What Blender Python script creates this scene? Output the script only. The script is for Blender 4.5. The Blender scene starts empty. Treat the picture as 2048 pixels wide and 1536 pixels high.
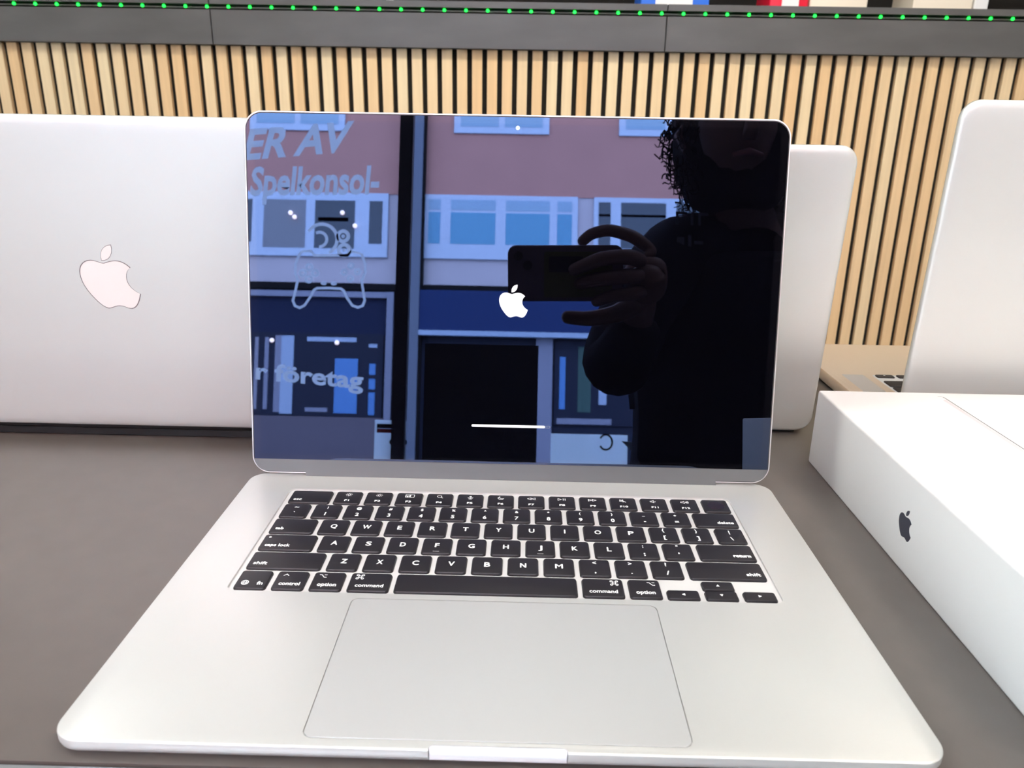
import bpy, bmesh, math, random
from mathutils import Vector, Matrix
random.seed(7)
PI = math.pi
S = bpy.context.scene
COL = S.collection
# ---------------------------------------------------------------- frame: millimetres, origin at the front left
# corner of the open laptop's deck, x right, y away from the viewer, z up; the table top lies at z = -8.3
TZ = -8.3
def W(p): return Vector((p[0] / 1000, p[1] / 1000, 0.75 + (p[2] - TZ) / 1000))
# ---------------------------------------------------------------- camera
CAM_C = (176.6, -230.7, 221.3)
CR = [[0.9996986, 0.0182390, 0.0164351], [0.0213456, -0.3149597, -0.9488650], [-0.0121300, 0.9489298, -0.3152541]]
cd = bpy.data.cameras.new('camera'); cam = bpy.data.objects.new('camera', cd); COL.objects.link(cam)
R = Matrix([[CR[0][i], -CR[1][i], -CR[2][i]] for i in range(3)])
cam.matrix_world = Matrix.Translation(W(CAM_C)) @ R.to_4x4()
cd.sensor_width = 36; cd.lens = 1548.8 / 2048 * 36
cd.clip_start = 0.01; cd.clip_end = 200
cd.dof.use_dof = True; cd.dof.focus_distance = 0.50; cd.dof.aperture_fstop = 20
S.camera = cam
# ---------------------------------------------------------------- sky, sun, exposure
w = bpy.data.worlds.new('sky'); S.world = w; w.use_nodes = True
w.node_tree.nodes['Background'].inputs[0].default_value = (0.80, 0.93, 1.0, 1)
w.node_tree.nodes['Background'].inputs[1].default_value = 15.0
sl = bpy.data.lights.new('sun', 'SUN'); so = bpy.data.objects.new('sun', sl); COL.objects.link(so)
sl.energy = 4; sl.angle = 0.05; sl.color = (1, 0.97, 0.93)
so.rotation_euler = Vector((0.22, -0.8, -0.62)).to_track_quat('-Z', 'Y').to_euler(); so.location = (0, 6, 9)
S.view_settings.view_transform = 'Standard'; S.view_settings.look = 'None'
S.view_settings.exposure = 0.52; S.view_settings.gamma = 1.0; S.view_settings.use_curve_mapping = False
S.cycles.max_bounces = 8; S.cycles.diffuse_bounces = 4; S.cycles.glossy_bounces = 5; S.cycles.transparent_max_bounces = 12
S.cycles.caustics_reflective = False; S.cycles.caustics_refractive = False
S.cycles.sample_clamp_indirect = 6
S.cycles.use_denoising = True
# ---------------------------------------------------------------- materials
MAT = {}
def mat(name, col, rough=0.5, metal=0.0, ior=1.45, tint=None, emit=None, estr=0.0, noise=None, bump=None, coat=0.0, spec=None):
    m = bpy.data.materials.new(name); m.use_nodes = True; nt = m.node_tree; b = nt.nodes['Principled BSDF']
    c4 = (*col, 1)
    b.inputs['Base Color'].default_value = c4; b.inputs['Roughness'].default_value = rough
    b.inputs['Metallic'].default_value = metal; b.inputs['IOR'].default_value = ior
    if spec is not None: b.inputs['Specular IOR Level'].default_value = spec
    if tint: b.inputs['Specular Tint'].default_value = (*tint, 1)
    if emit: b.inputs['Emission Color'].default_value = (*emit, 1); b.inputs['Emission Strength'].default_value = estr
    if coat: b.inputs['Coat Weight'].default_value = coat
    if noise:   # (scale, amount, stretch)
        tc = nt.nodes.new('ShaderNodeTexCoord'); mp = nt.nodes.new('ShaderNodeMapping'); n = nt.nodes.new('ShaderNodeTexNoise')
        mp.inputs['Scale'].default_value = noise[2]; n.inputs['Scale'].default_value = noise[0]; n.inputs['Detail'].default_value = 4
        nt.links.new(tc.outputs['Object'], mp.inputs[0]); nt.links.new(mp.outputs[0], n.inputs[0])
        mx = nt.nodes.new('ShaderNodeMix'); mx.data_type = 'RGBA'
        a = noise[1]
        mx.inputs[6].default_value = (*[c * (1 - a) for c in col], 1); mx.inputs[7].default_value = (*[min(1, c * (1 + a)) for c in col], 1)
        nt.links.new(n.outputs[0], mx.inputs[0]); nt.links.new(mx.outputs[2], b.inputs['Base Color'])
    if bump:    # (scale, strength)
        tc = nt.nodes.new('ShaderNodeTexCoord'); n = nt.nodes.new('ShaderNodeTexNoise'); n.inputs['Scale'].default_value = bump[0]
        bp = nt.nodes.new('ShaderNodeBump'); bp.inputs['Strength'].default_value = bump[1]; bp.inputs['Distance'].default_value = 0.0002
        nt.links.new(tc.outputs['Object'], n.inputs[0]); nt.links.new(n.outputs[0], bp.inputs['Height']); nt.links.new(bp.outputs[0], b.inputs['Normal'])
    MAT[name] = m; return m
ALU = mat('anodised_aluminium', (0.775, 0.785, 0.775), 0.40, 0.55, bump=(9000, 0.05))
ALU2 = mat('older_aluminium', (0.82, 0.85, 0.82), 0.42, 0.5, bump=(9000, 0.05))
ALU3 = mat('older_deck_warm_reflection', (0.95, 0.78, 0.62), 0.36, 0.5)  # peach tint paints in the oak slats' reflection on the metal
RIM = mat('polished_rim', (0.86, 0.86, 0.87), 0.3, 0.6)
PADM = mat('trackpad_glass', (0.70, 0.71, 0.715), 0.38, 0.45)
LIFT = mat('finger_notch_lit_metal', (0.9, 0.9, 0.92), 0.35, 0.5)  # paler than the deck: light from the window put into the colour
KEY = mat('black_key_plastic', (0.016, 0.014, 0.018), 0.42, 0, 1.5)
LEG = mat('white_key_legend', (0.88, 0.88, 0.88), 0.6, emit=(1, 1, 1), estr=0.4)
WELL = mat('key_well_metal', (0.86, 0.855, 0.86), 0.5, 0.25)
GLASS = mat('screen_glass', (0.0015, 0.0015, 0.003), 0.0, 0, 1.95, tint=(0.45, 0.57, 1.0))
BEZ = mat('screen_bezel_glass', (0.004, 0.004, 0.006), 0.0, 0, 1.95, tint=(0.5, 0.6, 1.0))
GASK = mat('dark_gasket', (0.05, 0.05, 0.055), 0.6)
CHIN = mat('grey_chin', (0.20, 0.205, 0.21), 0.4, 0.3)
HINGE = mat('black_hinge', (0.012, 0.012, 0.013), 0.5)
WHITE_E = mat('lit_white_pixels', (0, 0, 0), 0.5, emit=(1.0, 0.97, 1.0), estr=1.25)
DIM_E = mat('dim_grey_pixels', (0, 0, 0), 0.5, emit=(1, 1, 1), estr=0.3)
LENSD = mat('webcam_lens_reflection', (0.45, 0.5, 0.6), 0.3, emit=(0.6, 0.75, 1), estr=0.35)  # lens reflection painted as a pale tone with faint emission
TID = mat('fingerprint_sensor', (0.02, 0.008, 0.008), 0.15)
LOGOW = mat('white_logo_plastic', (0.88, 0.875, 0.84), 0.25, emit=(1, 0.95, 0.9), estr=0.1)
LOGOG = mat('logo_edge_gap', (0.22, 0.20, 0.20), 0.5)
LOGOD = mat('dark_grey_foil', (0.075, 0.08, 0.11), 0.3, 0.3)
CARD = mat('white_box_card', (0.9, 0.895, 0.885), 0.55)
PRINT1 = mat('printed_grey_line', (0.16, 0.14, 0.16), 0.5)
PRINT2 = mat('printed_soft_pink', (0.76, 0.70, 0.72), 0.5)
TABLE = mat('black_laminate_table', (0.125, 0.108, 0.098), 0.30, 0, 1.6, noise=(60, 0.12, (1, 1, 1)), bump=(2500, 0.25))
TEDGE = mat('table_edge_metal', (0.45, 0.47, 0.5), 0.35, 0.8)
DARKM = mat('dark_steel', (0.05, 0.05, 0.05), 0.4, 0.5)
# ---------------------------------------------------------------- mesh helpers (millimetre coordinates)
def tag(o, label=None, cat=None, group=None, kind=None):
    if label: o['label'] = label
    if cat: o['category'] = cat
    if group: o['group'] = group
    if kind: o['kind'] = kind
    return o
def empty(name, base, label, cat, group=None):
    o = bpy.data.objects.new(name, None); COL.objects.link(o); o.location = W(base); o.empty_display_size = 0.02
    return tag(o, label, cat, group)
def wloc(p):
    v = Vector((0, 0, 0))
    while p is not None: v += p.location; p = p.parent
    return v
def finish(me, smooth):
    if smooth:
        for p in me.polygons: p.use_smooth = True
        me.set_sharp_from_angle(angle=math.radians(smooth))
def mk(name, V, F, m, parent=None, smooth=0, origin=None, world=False):
    P = [Vector(v) if world else W(v) for v in V]
    if parent is not None: base = wloc(parent)
    else: base = Vector((0, 0, 0))
    org = (W(origin) if origin is not None else base)
    me = bpy.data.meshes.new(name); me.from_pydata([p - org for p in P], [], F); me.update()
    bm = bmesh.new(); bm.from_mesh(me); bmesh.ops.recalc_face_normals(bm, faces=bm.faces); bm.to_mesh(me); bm.free()
    finish(me, smooth)
    me.materials.append(m)
    o = bpy.data.objects.new(name, me); COL.objects.link(o)
    o.location = org - base
    if parent is not None: o.parent = parent
    return o
class G:
    """collects shapes for one mesh"""
    def __init__(s, T=None): s.V = []; s.F = []; s.T = T or (lambda p: p)
    def add(s, V, F):
        k = len(s.V); s.V += [tuple(s.T(v)) for v in V]; s.F += [[i + k for i in f] for f in F]; return s
    def box(s, a, b):
        x0, y0, z0 = a; x1, y1, z1 = b
        return s.add([(x0,y0,z0),(x1,y0,z0),(x1,y1,z0),(x0,y1,z0),(x0,y0,z1),(x1,y0,z1),(x1,y1,z1),(x0,y1,z1)],
                     [(0,3,2,1),(4,5,6,7),(0,1,5,4),(1,2,6,5),(2,3,7,6),(3,0,4,7)])
    def loft(s, rings, cap=True):
        n = len(rings[0]); V = [p for r in rings for p in r]; F = []
        for k in range(len(rings) - 1):
            for i in range(n):
                j = (i + 1) % n; F.append((k*n+i, k*n+j, (k+1)*n+j, (k+1)*n+i))
        if cap: F.append(tuple(range(n))[::-1]); F.append(tuple((len(rings)-1)*n + i for i in range(n)))
        return s.add(V, F)
    def prism(s, ring, z0, z1): return s.loft([[(x, y, z0) for x, y in ring], [(x, y, z1) for x, y in ring]])
    def tube(s, pts, r, n=10, cap=True):
        pts = [Vector(p) for p in pts]; rings = []
        for i, p in enumerate(pts):
            d = (pts[min(i+1, len(pts)-1)] - pts[max(i-1, 0)]).normalized()
            u = d.orthogonal().normalized() if i == 0 else (u - d * u.dot(d)).normalized()
            v = d.cross(u); rr = r[i] if isinstance(r, (list, tuple)) else r
            rings.append([tuple(p + (u*math.cos(a) + v*math.sin(a))*rr) for a in [2*PI*k/n for k in range(n)]])
        return s.loft(rings, cap)
    def ball(s, c, r, n=10, m=7):
        rings = []
        for k in range(1, m):
            t = PI*k/m; rings.append([(c[0]+r*math.sin(t)*math.cos(2*PI*i/n), c[1]+r*math.sin(t)*math.sin(2*PI*i/n), c[2]-r*math.cos(t)) for i in range(n)])
        return s.loft(rings)
    def mk(s, name, m, parent=None, smooth=0, origin=None): return mk(name, s.V, s.F, m, parent, smooth, origin)
def rpoly(c, n=8):
    """closed outline from corners (x, y, radius)"""
    out = []; N = len(c)
    for i in range(N):
        p = Vector(c[i][:2]); a = Vector(c[i-1][:2]); b = Vector(c[(i+1) % N][:2]); r = c[i][2]
        if r <= 0: out.append(tuple(p)); continue
        u = (a-p).normalized(); v = (b-p).normalized(); ang = u.angle(v); t = r/math.tan(ang/2)
        ctr = p + (u+v).normalized()*(r/math.sin(ang/2)); s0 = p+u*t-ctr; s1 = p+v*t-ctr
        a0 = math.atan2(s0.y, s0.x); a1 = math.atan2(s1.y, s1.x); d = (a1-a0+PI) % (2*PI)-PI
        for k in range(n+1): q = a0+d*k/n; out.append((ctr.x+r*math.cos(q), ctr.y+r*math.sin(q)))
    return out
def rr(x0, y0, x1, y1, r, n=8): return rpoly([(x0,y0,r),(x1,y0,r),(x1,y1,r),(x0,y1,r)], n)
def rbox(g, x0, y0, x1, y1, r, prof, n=8):
    """rounded rectangle body; prof = [(inset, z), ...] from bottom to top"""
    g.loft([[(x, y, z) for x, y in rr(x0+i, y0+i, x1-i, y1-i, max(r-i, 0.05), n)] for i, z in prof]); return g
def bake(o):
    dg = bpy.context.evaluated_depsgraph_get(); dg.update()
    me = bpy.data.meshes.new_from_object(o.evaluated_get(dg)); return me
def cut(o, cutters, smooth=30):
    for c in cutters:
        md = o.modifiers.new('b', 'BOOLEAN'); md.operation = 'DIFFERENCE'; md.object = c; md.solver = 'EXACT'
    bpy.context.view_layer.update()
    me = bake(o); o.modifiers.clear(); old = o.data; o.data = me; bpy.data.meshes.remove(old); finish(me, smooth)
    for c in cutters: bpy.data.objects.remove(c)
_tc = {}
def text_geo(s, bold=0.0, shear=0.0):
    bold = 0.03 if bold >= 0.03 and len(s) > 1 and ('AV' in s or 'pel' in s or 'ret' in s) else 0.012 if not ('m' in s or 'M' in s) else 0.0
    k = (s, bold)
    if k in _tc: return _tc[k]
    cu = bpy.data.curves.new('t', 'FONT'); cu.body = s; cu.size = 1; cu.fill_mode = 'BOTH'; cu.offset = bold; cu.resolution_u = 3
    o = bpy.data.objects.new('t', cu); COL.objects.link(o); bpy.context.view_layer.update()
    me = bake(o); V = [(v.co.x, v.co.y) for v in me.vertices]; F = [list(p.vertices) for p in me.polygons]
    bpy.data.objects.remove(o); bpy.data.meshes.remove(me)
    xs = [v[0] for v in V]; x0, x1 = min(xs), max(xs)
    _tc[k] = ([(x-x0, y) for x, y in V], F, x1-x0); return _tc[k]
def put_text(g, s, x, y, z, h, width=None, align='c', bold=0.012, sx=1.0):
    """x, y = anchor on the baseline; h = font size"""
    V, F, wd = text_geo(s, bold); k = h*sx
    if width: k = width/wd
    off = {'l': 0, 'c': -wd*k/2, 'r': -wd*k}[align]
    if ('m' in s or 'M' in s or align != 'c' or h < 5.5) and h < 10:      # small legends: a heavier weight from shifted copies
        d = 0.05
        for i, (dx, dy) in enumerate(((-d, 0), (d, 0), (0, d), (0, -d))): g.add([(x+off+a*k+dx, y+b*h+dy, z+0.002*i) for a, b in V], F)
    else: g.add([(x+off+a*k, y+b*h, z) for a, b in V], F)
def stroke(g, pts, wd, z, closed=False):
    P = [Vector(p) for p in pts]
    if closed and (P[0]-P[-1]).length < 1e-6: P = P[:-1]
    if not closed and len(P) > 3 and (P[0]-P[-1]).length < 1e-4: P = P[:-1]; closed = True
    n = len(P); V = []
    for i in range(n):
        a = P[i-1] if (closed or i > 0) else None; b = P[(i+1) % n] if (closed or i < n-1) else None
        d0 = (P[i]-a).normalized() if a is not None else None; d1 = (b-P[i]).normalized() if b is not None else None
        if d0 is None: d0 = d1
        if d1 is None: d1 = d0
        n0 = Vector((-d0.y, d0.x)); n1 = Vector((-d1.y, d1.x)); m_ = n0+n1
        m_ = m_.normalized() if m_.length > 1e-6 else n0
        k = min(1/max(m_.dot(n0), 0.35), 2.0)*wd/2
        V += [(*(P[i]+m_*k), z), (*(P[i]-m_*k), z)]
    g.add(V, [(2*i, 2*i+1, (2*i+3) % (2*n), (2*i+2) % (2*n)) for i in range(n if closed else n-1)])
def arc(cx, cy, r, a0, a1, n=12, ry=None):
    ry = ry or r
    return [(cx+r*math.cos(math.radians(a0+(a1-a0)*k/n)), cy+ry*math.sin(math.radians(a0+(a1-a0)*k/n))) for k in range(n+1)]
# the bitten apple emblem, unit square, centred near (0,0)
def bez(p0, p1, p2, p3, n=10):
    o = []
    for k in range(n):
        t = k/n; u = 1-t
        o.append((u**3*p0[0]+3*u*u*t*p1[0]+3*u*t*t*p2[0]+t**3*p3[0], u**3*p0[1]+3*u*u*t*p1[1]+3*u*t*t*p2[1]+t**3*p3[1]))
    return o
def emblem():
    # traced in a 1.08 x 1.22 frame, y up
    def c(x, y): return ((x-0.68)/1.08, (0.78-y)/1.08)
    segs = [((.632,.528),(.72,.50),(.78,.478),(.86,.478)), ((.86,.478),(.97,.48),(1.05,.54),(1.11,.605)), ((1.11,.605),(.99,.68),(.98,.86),(1.05,.96)),
            ((1.05,.96),(1.09,1.02),(1.15,1.07),(1.22,1.10)), ((1.22,1.10),(1.18,1.22),(1.13,1.37),(1.01,1.39)), ((1.01,1.39),(.92,1.39),(.88,1.34),(.79,1.34)),
            ((.79,1.34),(.70,1.34),(.64,1.39),(.57,1.39)), ((.57,1.39),(.45,1.38),(.30,1.16),(.25,1.08)), ((.25,1.08),(.17,.95),(.148,.84),(.148,.74)),
            ((.148,.74),(.15,.60),(.24,.48),(.39,.475)), ((.39,.475),(.49,.475),(.56,.53),(.632,.528))]
    body = []
    for s_ in segs: body += bez(*[c(*q) for q in s_], n=8)
    leaf = []
    for s_ in [((.605,.465),(.57,.33),(.67,.18),(.82,.178)), ((.82,.178),(.84,.33),(.75,.47),(.605,.465))]: leaf += bez(*[c(*q) for q in s_], n=8)
    return body, leaf
EB, EL = emblem()
def put_emblem(g, cx, cy, s, z0, z1, grow=0.0):
    for r in (EB, EL):
        mx = sum(p[0] for p in r)/len(r); my = sum(p[1] for p in r)/len(r)
        ring = [(cx+(mx+(x-mx)*(1+grow/(1 if r is EB else .35)))*s, cy+(my+(y-my)*(1+grow/(1 if r is EB else .35)))*s) for x, y in r]
        g.prism(ring[::-1], z0, z1)
def plane_T(o, X, D, N):
    o, X, D, N = map(Vector, (o, X, D, N))
    return lambda p: tuple(o + X*p[0] + D*p[1] + N*p[2])
# ================================================================ setting: shop room
FL = W((0, 0, 0)).z
ZF = TZ - 750     # floor level in mm
FLOORM = mat('grey_floor', (0.16, 0.155, 0.15), 0.5, noise=(3, 0.15, (1, 1, 1)))
WALLW = mat('warm_white_wall', (0.80, 0.78, 0.74), 0.8)
WALLD = mat('dark_brown_wall', (0.03, 0.024, 0.02), 0.7)
CEILM = mat('white_ceiling', (0.75, 0.73, 0.70), 0.8)
def structure(o): o['kind'] = 'structure'; return o
CYF = 1800
X0, X1, YW, YB, ZC = -2600, 3000, -1300, 3900, ZF + 2950
structure(G().box((X0, YW-60, ZF-50), (X1, YB, ZF)).mk('floor', FLOORM))
structure(G().box((X0-80, YW-60, ZC), (X1+80, YB+80, ZC+150)).mk('ceiling', CEILM))
structure(G().box((X0, YB, ZF), (X1, YB+80, ZC)).mk('wall_back', WALLD))
structure(G().box((X0-80, YW-60, ZF), (X0, YB, ZC)).mk('wall_left', WALLW))
structure(G().box((X1, YW-60, ZF), (X1+80, YB, ZC)).mk('wall_right', WALLW))
# the glazed shop front behind the photographer
FRM = mat('black_window_frame', (0.018, 0.017, 0.02), 0.5)
FRM2 = mat('grey_window_frame', (0.25, 0.26, 0.34), 0.5)
wl = G().box((X0, YW-60, ZF), (-1150, YW, ZC)); wl.box((1250, YW-60, ZF), (X1, YW, ZC)); wl.box((-1150, YW-60, ZF), (1250, YW, ZF+430)); wl.box((-1150, YW-60, ZF+2500), (1250, YW, ZC))
structure(wl.mk('wall_front', WALLW))
PANE = bpy.data.materials.new('window_glass'); PANE.use_nodes = True; nt = PANE.node_tree; nt.nodes.clear()
o_ = nt.nodes.new('ShaderNodeOutputMaterial'); t_ = nt.nodes.new('ShaderNodeBsdfTransparent'); g_ = nt.nodes.new('ShaderNodeBsdfGlossy'); m_ = nt.nodes.new('ShaderNodeMixShader')
t_.inputs[0].default_value = (0.93, 0.95, 0.96, 1); g_.inputs['Roughness'].default_value = 0.0; m_.inputs[0].default_value = 0.015
nt.links.new(t_.outputs[0], m_.inputs[1]); nt.links.new(g_.outputs[0], m_.inputs[2]); nt.links.new(m_.outputs[0], o_.inputs[0])
def window(n, x0, x1, z0, z1, post_l, post_r):
    e = bpy.data.objects.new('window_%d' % n, None); COL.objects.link(e); e.location = W((x0, YW, z0)); e['kind'] = 'structure'
    e.empty_display_size = .05
    f = G(); f.box((x0, YW-30, z0), (x0+post_l, YW, z1)); f.box((x1-post_r, YW-34, z0), (x1, YW, z1))
    f.box((x0, YW-50, z0), (x1, YW+6, z0+40)); f.box((x0, YW-50, z1-50), (x1, YW+6, z1)); f.mk('window_frame', FRM, e)
    G().box((x0+post_l, YW-28, z0+40), (x1-post_r, YW-22, z1-50)).mk('pane', PANE, e)
    return e
zw0, zw1 = ZF+430, ZF+2500
win1 = window(1, -1150, -131, zw0, zw1, 40, 34)
win2 = window(2, -130, 1250, zw0, zw1, 1, 40)
structure(G().box((-1150, YW, ZF), (1250, YW+330, ZF+520)).mk('trim_1', WALLW))       # window ledge
# lettering and drawing stuck on the pane (outside face reads from the street, so it is mirrored from in here)
STK = mat('frosted_lettering', (0.80, 0.88, 0.92), 0.6, emit=(0.75, 0.9, 1), estr=0.0)
_b = STK.node_tree.nodes['Principled BSDF']; _b.inputs['Transmission Weight'].default_value = 0.0
tr = STK.node_tree.nodes.new('ShaderNodeBsdfTranslucent'); tr.inputs[0].default_value = (0.92, 0.98, 0.99, 1)
mx = STK.node_tree.nodes.new('ShaderNodeMixShader'); mx.inputs[0].default_value = 0.95
STK.node_tree.links.new(_b.outputs[0], mx.inputs[1]); STK.node_tree.links.new(tr.outputs[0], mx.inputs[2])
STK.node_tree.links.new(mx.outputs[0], STK.node_tree.nodes['Material Output'].inputs[0])
# pane-plane drawing: local (x, z) of the room; seen from the street the word runs towards -x ... here it is laid out
# along +x as read in the screen's mirror image, which is how a street reader sees it from outside looking in.
YS = YW-20
def on_pane(fn, skew=0.0):
    g = G(T=lambda p: (p[0], YS+p[2], p[1])); fn(g); return g
def sk(g0, x0, slope, it=0.0, y0=0):
    """shift heights along x (slope) and slant (it)"""
    g0.V = [(x+it*(z-y0), y, z+slope*(x-x0)) for x, y, z in g0.V]; return g0
g = on_pane(lambda g: put_text(g, 'ER AV', -312, 742, 0, 118, width=284, align='r', bold=0.03)); sk(g, -540, 0.10, 0.22, 742)
g.mk('shop_lettering', STK, win1)['label'] = 'large pale slanted capitals on the glass'
g = on_pane(lambda g: put_text(g, 'Spelkonsol-', -222, 640, 0, 108, width=350, align='r', bold=0.03)); sk(g, -540, 0.03, 0.06, 640)
g.mk('shop_lettering', STK, win1)['label'] = 'smaller pale lettering below the slanted capitals'
g = on_pane(lambda g: put_text(g, 'r företag', -247, 120, 0, 62, width=290, align='r', bold=0.03)); sk(g, -260, -0.07)
g.mk('shop_lettering', STK, win1)['label'] = 'lowest line of pale lettering on the glass'
def pad(g):
    W_ = 7
    L = [(-431, 478), (-440, 452), (-441, 430), (-433, 408), (-437, 385), (-444, 352), (-438, 338), (-425, 333), (-412, 340), (-398, 362), (-388, 382), (-380, 387),
         (-347, 388), (-316, 387), (-308, 382), (-298, 362), (-283, 342), (-268, 337), (-255, 342), (-250, 356), (-256, 388), (-260, 410), (-251, 432), (-252, 456), (-262, 482),
         (-290, 490), (-300, 478), (-390, 476), (-400, 488), (-425, 486)]
    stroke(g, L, W_, 0, True)
    for cx, cy in ((-420, 428), (-386, 428), (-403, 444), (-403, 411)): stroke(g, arc(cx, cy, 8, 0, 360, 12), 7, 0)
    for cx, cy in ((-308, 432), (-272, 434), (-290, 450), (-291, 415)): stroke(g, arc(cx, cy, 6.5, 0, 360, 12), 7, 0)
    for cx in (-362, -335): stroke(g, arc(cx, 401, 6, 0, 360, 10, 3), 5, 0)
    stroke(g, arc(-372, 520, 42, -60, 150, 20), 9, 0); stroke(g, arc(-378, 520, 20, -90, 120, 14), 8, 0)
    for cx, cy, r_ in ((-314, 530, 14), (-310, 492, 15)): stroke(g, arc(cx, cy, r_, 0, 360, 16), 10, 0); stroke(g, arc(cx, cy, 3, 0, 360, 8), 4, 0)
on_pane(pad).mk('game_pad_drawing', STK, win1)['label'] = 'pale line drawing of a game controller on the glass'
PST = mat('pale_poster', (0.5, 0.72, 0.82), 0.6); PSTD = mat('poster_black', (0.01, 0.015, 0.015), 0.6); PSTR = mat('poster_red', (0.25, 0.01, 0.01), 0.6)
e = empty('window_poster', (-185, YW-19, -60), 'small pale poster with black and red bands taped in the window corner', 'poster')
G().box((-212, YW-20, -130), (-128, YW-16, 36)).mk('paper', STK, e)
G().box((-206, YW-16, 14), (-130, YW-15, 26)).mk('black_band', PSTD, e); G().box((-206, YW-16, 2), (-130, YW-15, 13)).mk('red_band', PSTR, e)
g = G(T=lambda p: (p[0], YW-15.5, p[1])); g.prism(arc(-148, -22, 24, 0, 360, 20, 13)[:-1], 0, .4); g.mk('dark_blot', PSTD, e)
# unseen ceiling lamps, added and placed to brighten the table, box and lids
LAMP = mat('fill_lamp_diffuser', (0.9, 0.9, 0.9), 0.5, emit=(0.95, 0.97, 0.9), estr=16.0)
LAMP2 = mat('warm_fill_diffuser', (0.9, 0.9, 0.9), 0.5, emit=(1.0, 0.88, 0.74), estr=8.0)
LAMP3 = mat('front_fill_diffuser', (0.9, 0.9, 0.9), 0.5, emit=(1.0, 0.95, 0.86), estr=17.0)  # added fill light for the laptop lids
LAMP4 = mat('dim_fill_diffuser', (0.9, 0.9, 0.9), 0.5, emit=(1.0, 0.95, 0.86), estr=4.5)
for i, (x, y, nm) in enumerate(((-1400, 250, 'unseen square ceiling lamp left of the display table'), (1100, 500, 'unseen square ceiling lamp above the white box'), (150, 1200, 'unseen square ceiling lamp in front of the slatted counter'), (1350, -780, 'added square fill lamp near the shop window'))):
    e = empty('fill_ceiling_lamp', (x, y, ZC-30), nm, 'lamp', 'unseen square fill lamps')
    G().box((x-320, y-320, ZC-30), (x+320, y+320, ZC)).mk('frame', FRM2, e); G().box((x-290, y-290, ZC-34), (x+290, y+290, ZC-30.5)).mk('diffuser', (LAMP, LAMP2, LAMP4, LAMP3)[i], e)
SPM = mat('black_spot_housing', (0.02, 0.02, 0.02), 0.5)  # unseen spots, added to brighten the slats without lighting the table
for x, tx, en, nm in ((-650, -750, 21, 'added left ceiling spotlight aimed at the slatted counter'), (150, 200, 50, 'added middle ceiling spotlight aimed at the slatted counter'), (950, 1000, 26, 'added right ceiling spotlight aimed at the slatted counter')):
    p0 = (x, 750, ZC-170); e = empty('fill_spotlight', p0, nm, 'lamp', 'added fill spots over the counter')
    d = (Vector((tx, CYF, 150))-Vector(p0)).normalized()
    G().tube([tuple(Vector(p0)-d*90), tuple(Vector(p0)+d*40)], 45, 20).mk('housing', SPM, e, 40); G().tube([(x, 750, ZC-110), (x, 750, ZC)], 12, 12).mk('stem', SPM, e, 40)
    li = bpy.data.lights.new('fill_spot_light', 'SPOT'); lo = bpy.data.objects.new('fill_bulb', li); COL.objects.link(lo); lo.parent = e
    li.energy = en; li.color = (1, 0.93, 0.80); li.spot_size = math.radians(78); li.spot_blend = 0.9; li.shadow_soft_size = 0.04
    lo.location = d*0.05; lo.rotation_euler = d.to_track_quat('-Z', 'Y').to_euler()
# ================================================================ table
e = empty('display_table', (340, 280, ZF), 'black laminate table with a metal front edge under the laptops', 'table')
G().box((-900, -2, TZ-28), (1500, 590, TZ)).mk('tabletop', TABLE, e)
G().box((-900, -9, TZ-30), (1500, -3.4, TZ-0.6)).mk('edge_strip', TEDGE, e)
for x in (-850, 1400):
    for y in (40, 500): G().box((x, y, ZF), (x+50, y+50, TZ-28)).mk('leg', DARKM, e)
# ================================================================ slatted counter
SLAT = bpy.data.materials.new('oak_slats'); SLAT.use_nodes = True; nt = SLAT.node_tree; b = nt.nodes['Principled BSDF']; b.inputs['Roughness'].default_value = 0.6
tc = nt.nodes.new('ShaderNodeTexCoord'); sx = nt.nodes.new('ShaderNodeSeparateXYZ'); nt.links.new(tc.outputs['Object'], sx.inputs[0])
PITCH = 36.7
def mth(op, a, b_=None, v=None):
    n = nt.nodes.new('ShaderNodeMath'); n.operation = op; nt.links.new(a, n.inputs[0])
    if b_ is not None: nt.links.new(b_, n.inputs[1])
    if v is not None: n.inputs[1].default_value = v
    return n.outputs[0]
idx = mth('FLOOR', mth('DIVIDE', sx.outputs[0], v=PITCH/1000))
wn = nt.nodes.new('ShaderNodeTexWhiteNoise'); wn.noise_dimensions = '1D'; nt.links.new(idx, wn.inputs['W'])
mp = nt.nodes.new('ShaderNodeMapping'); mp.inputs['Scale'].default_value = (90, 90, 4); nt.links.new(tc.outputs['Object'], mp.inputs[0])
ns = nt.nodes.new('ShaderNodeTexNoise'); ns.inputs['Scale'].default_value = 1.0; ns.inputs['Detail'].default_value = 5; nt.links.new(mp.outputs[0], ns.inputs[0])
r1 = nt.nodes.new('ShaderNodeValToRGB'); r1.color_ramp.elements[0].color = (0.80, 0.54, 0.29, 1); r1.color_ramp.elements[1].color = (0.86, 0.70, 0.45, 1); nt.links.new(wn.outputs['Value'], r1.inputs[0])
r2 = nt.nodes.new('ShaderNodeValToRGB'); r2.color_ramp.elements[0].color = (0.80, 0.78, 0.75, 1); r2.color_ramp.elements[1].color = (1.12, 1.12, 1.12, 1); nt.links.new(ns.outputs[0], r2.inputs[0])
ml = nt.nodes.new('ShaderNodeMix'); ml.data_type = 'RGBA'; ml.blend_type = 'MULTIPLY'; ml.inputs[0].default_value = 1; nt.links.new(r1.outputs[0], ml.inputs[6]); nt.links.new(r2.outputs[0], ml.inputs[7]); nt.links.new(ml.outputs[2], b.inputs['Base Color'])
FELT = mat('black_felt', (0.012, 0.011, 0.009), 0.95)
FASC = mat('dark_grey_laminate', (0.105, 0.10, 0.10), 0.38, 0, 1.5, noise=(6, 0.3, (1, 1, 3)))
CY = 1800
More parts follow.
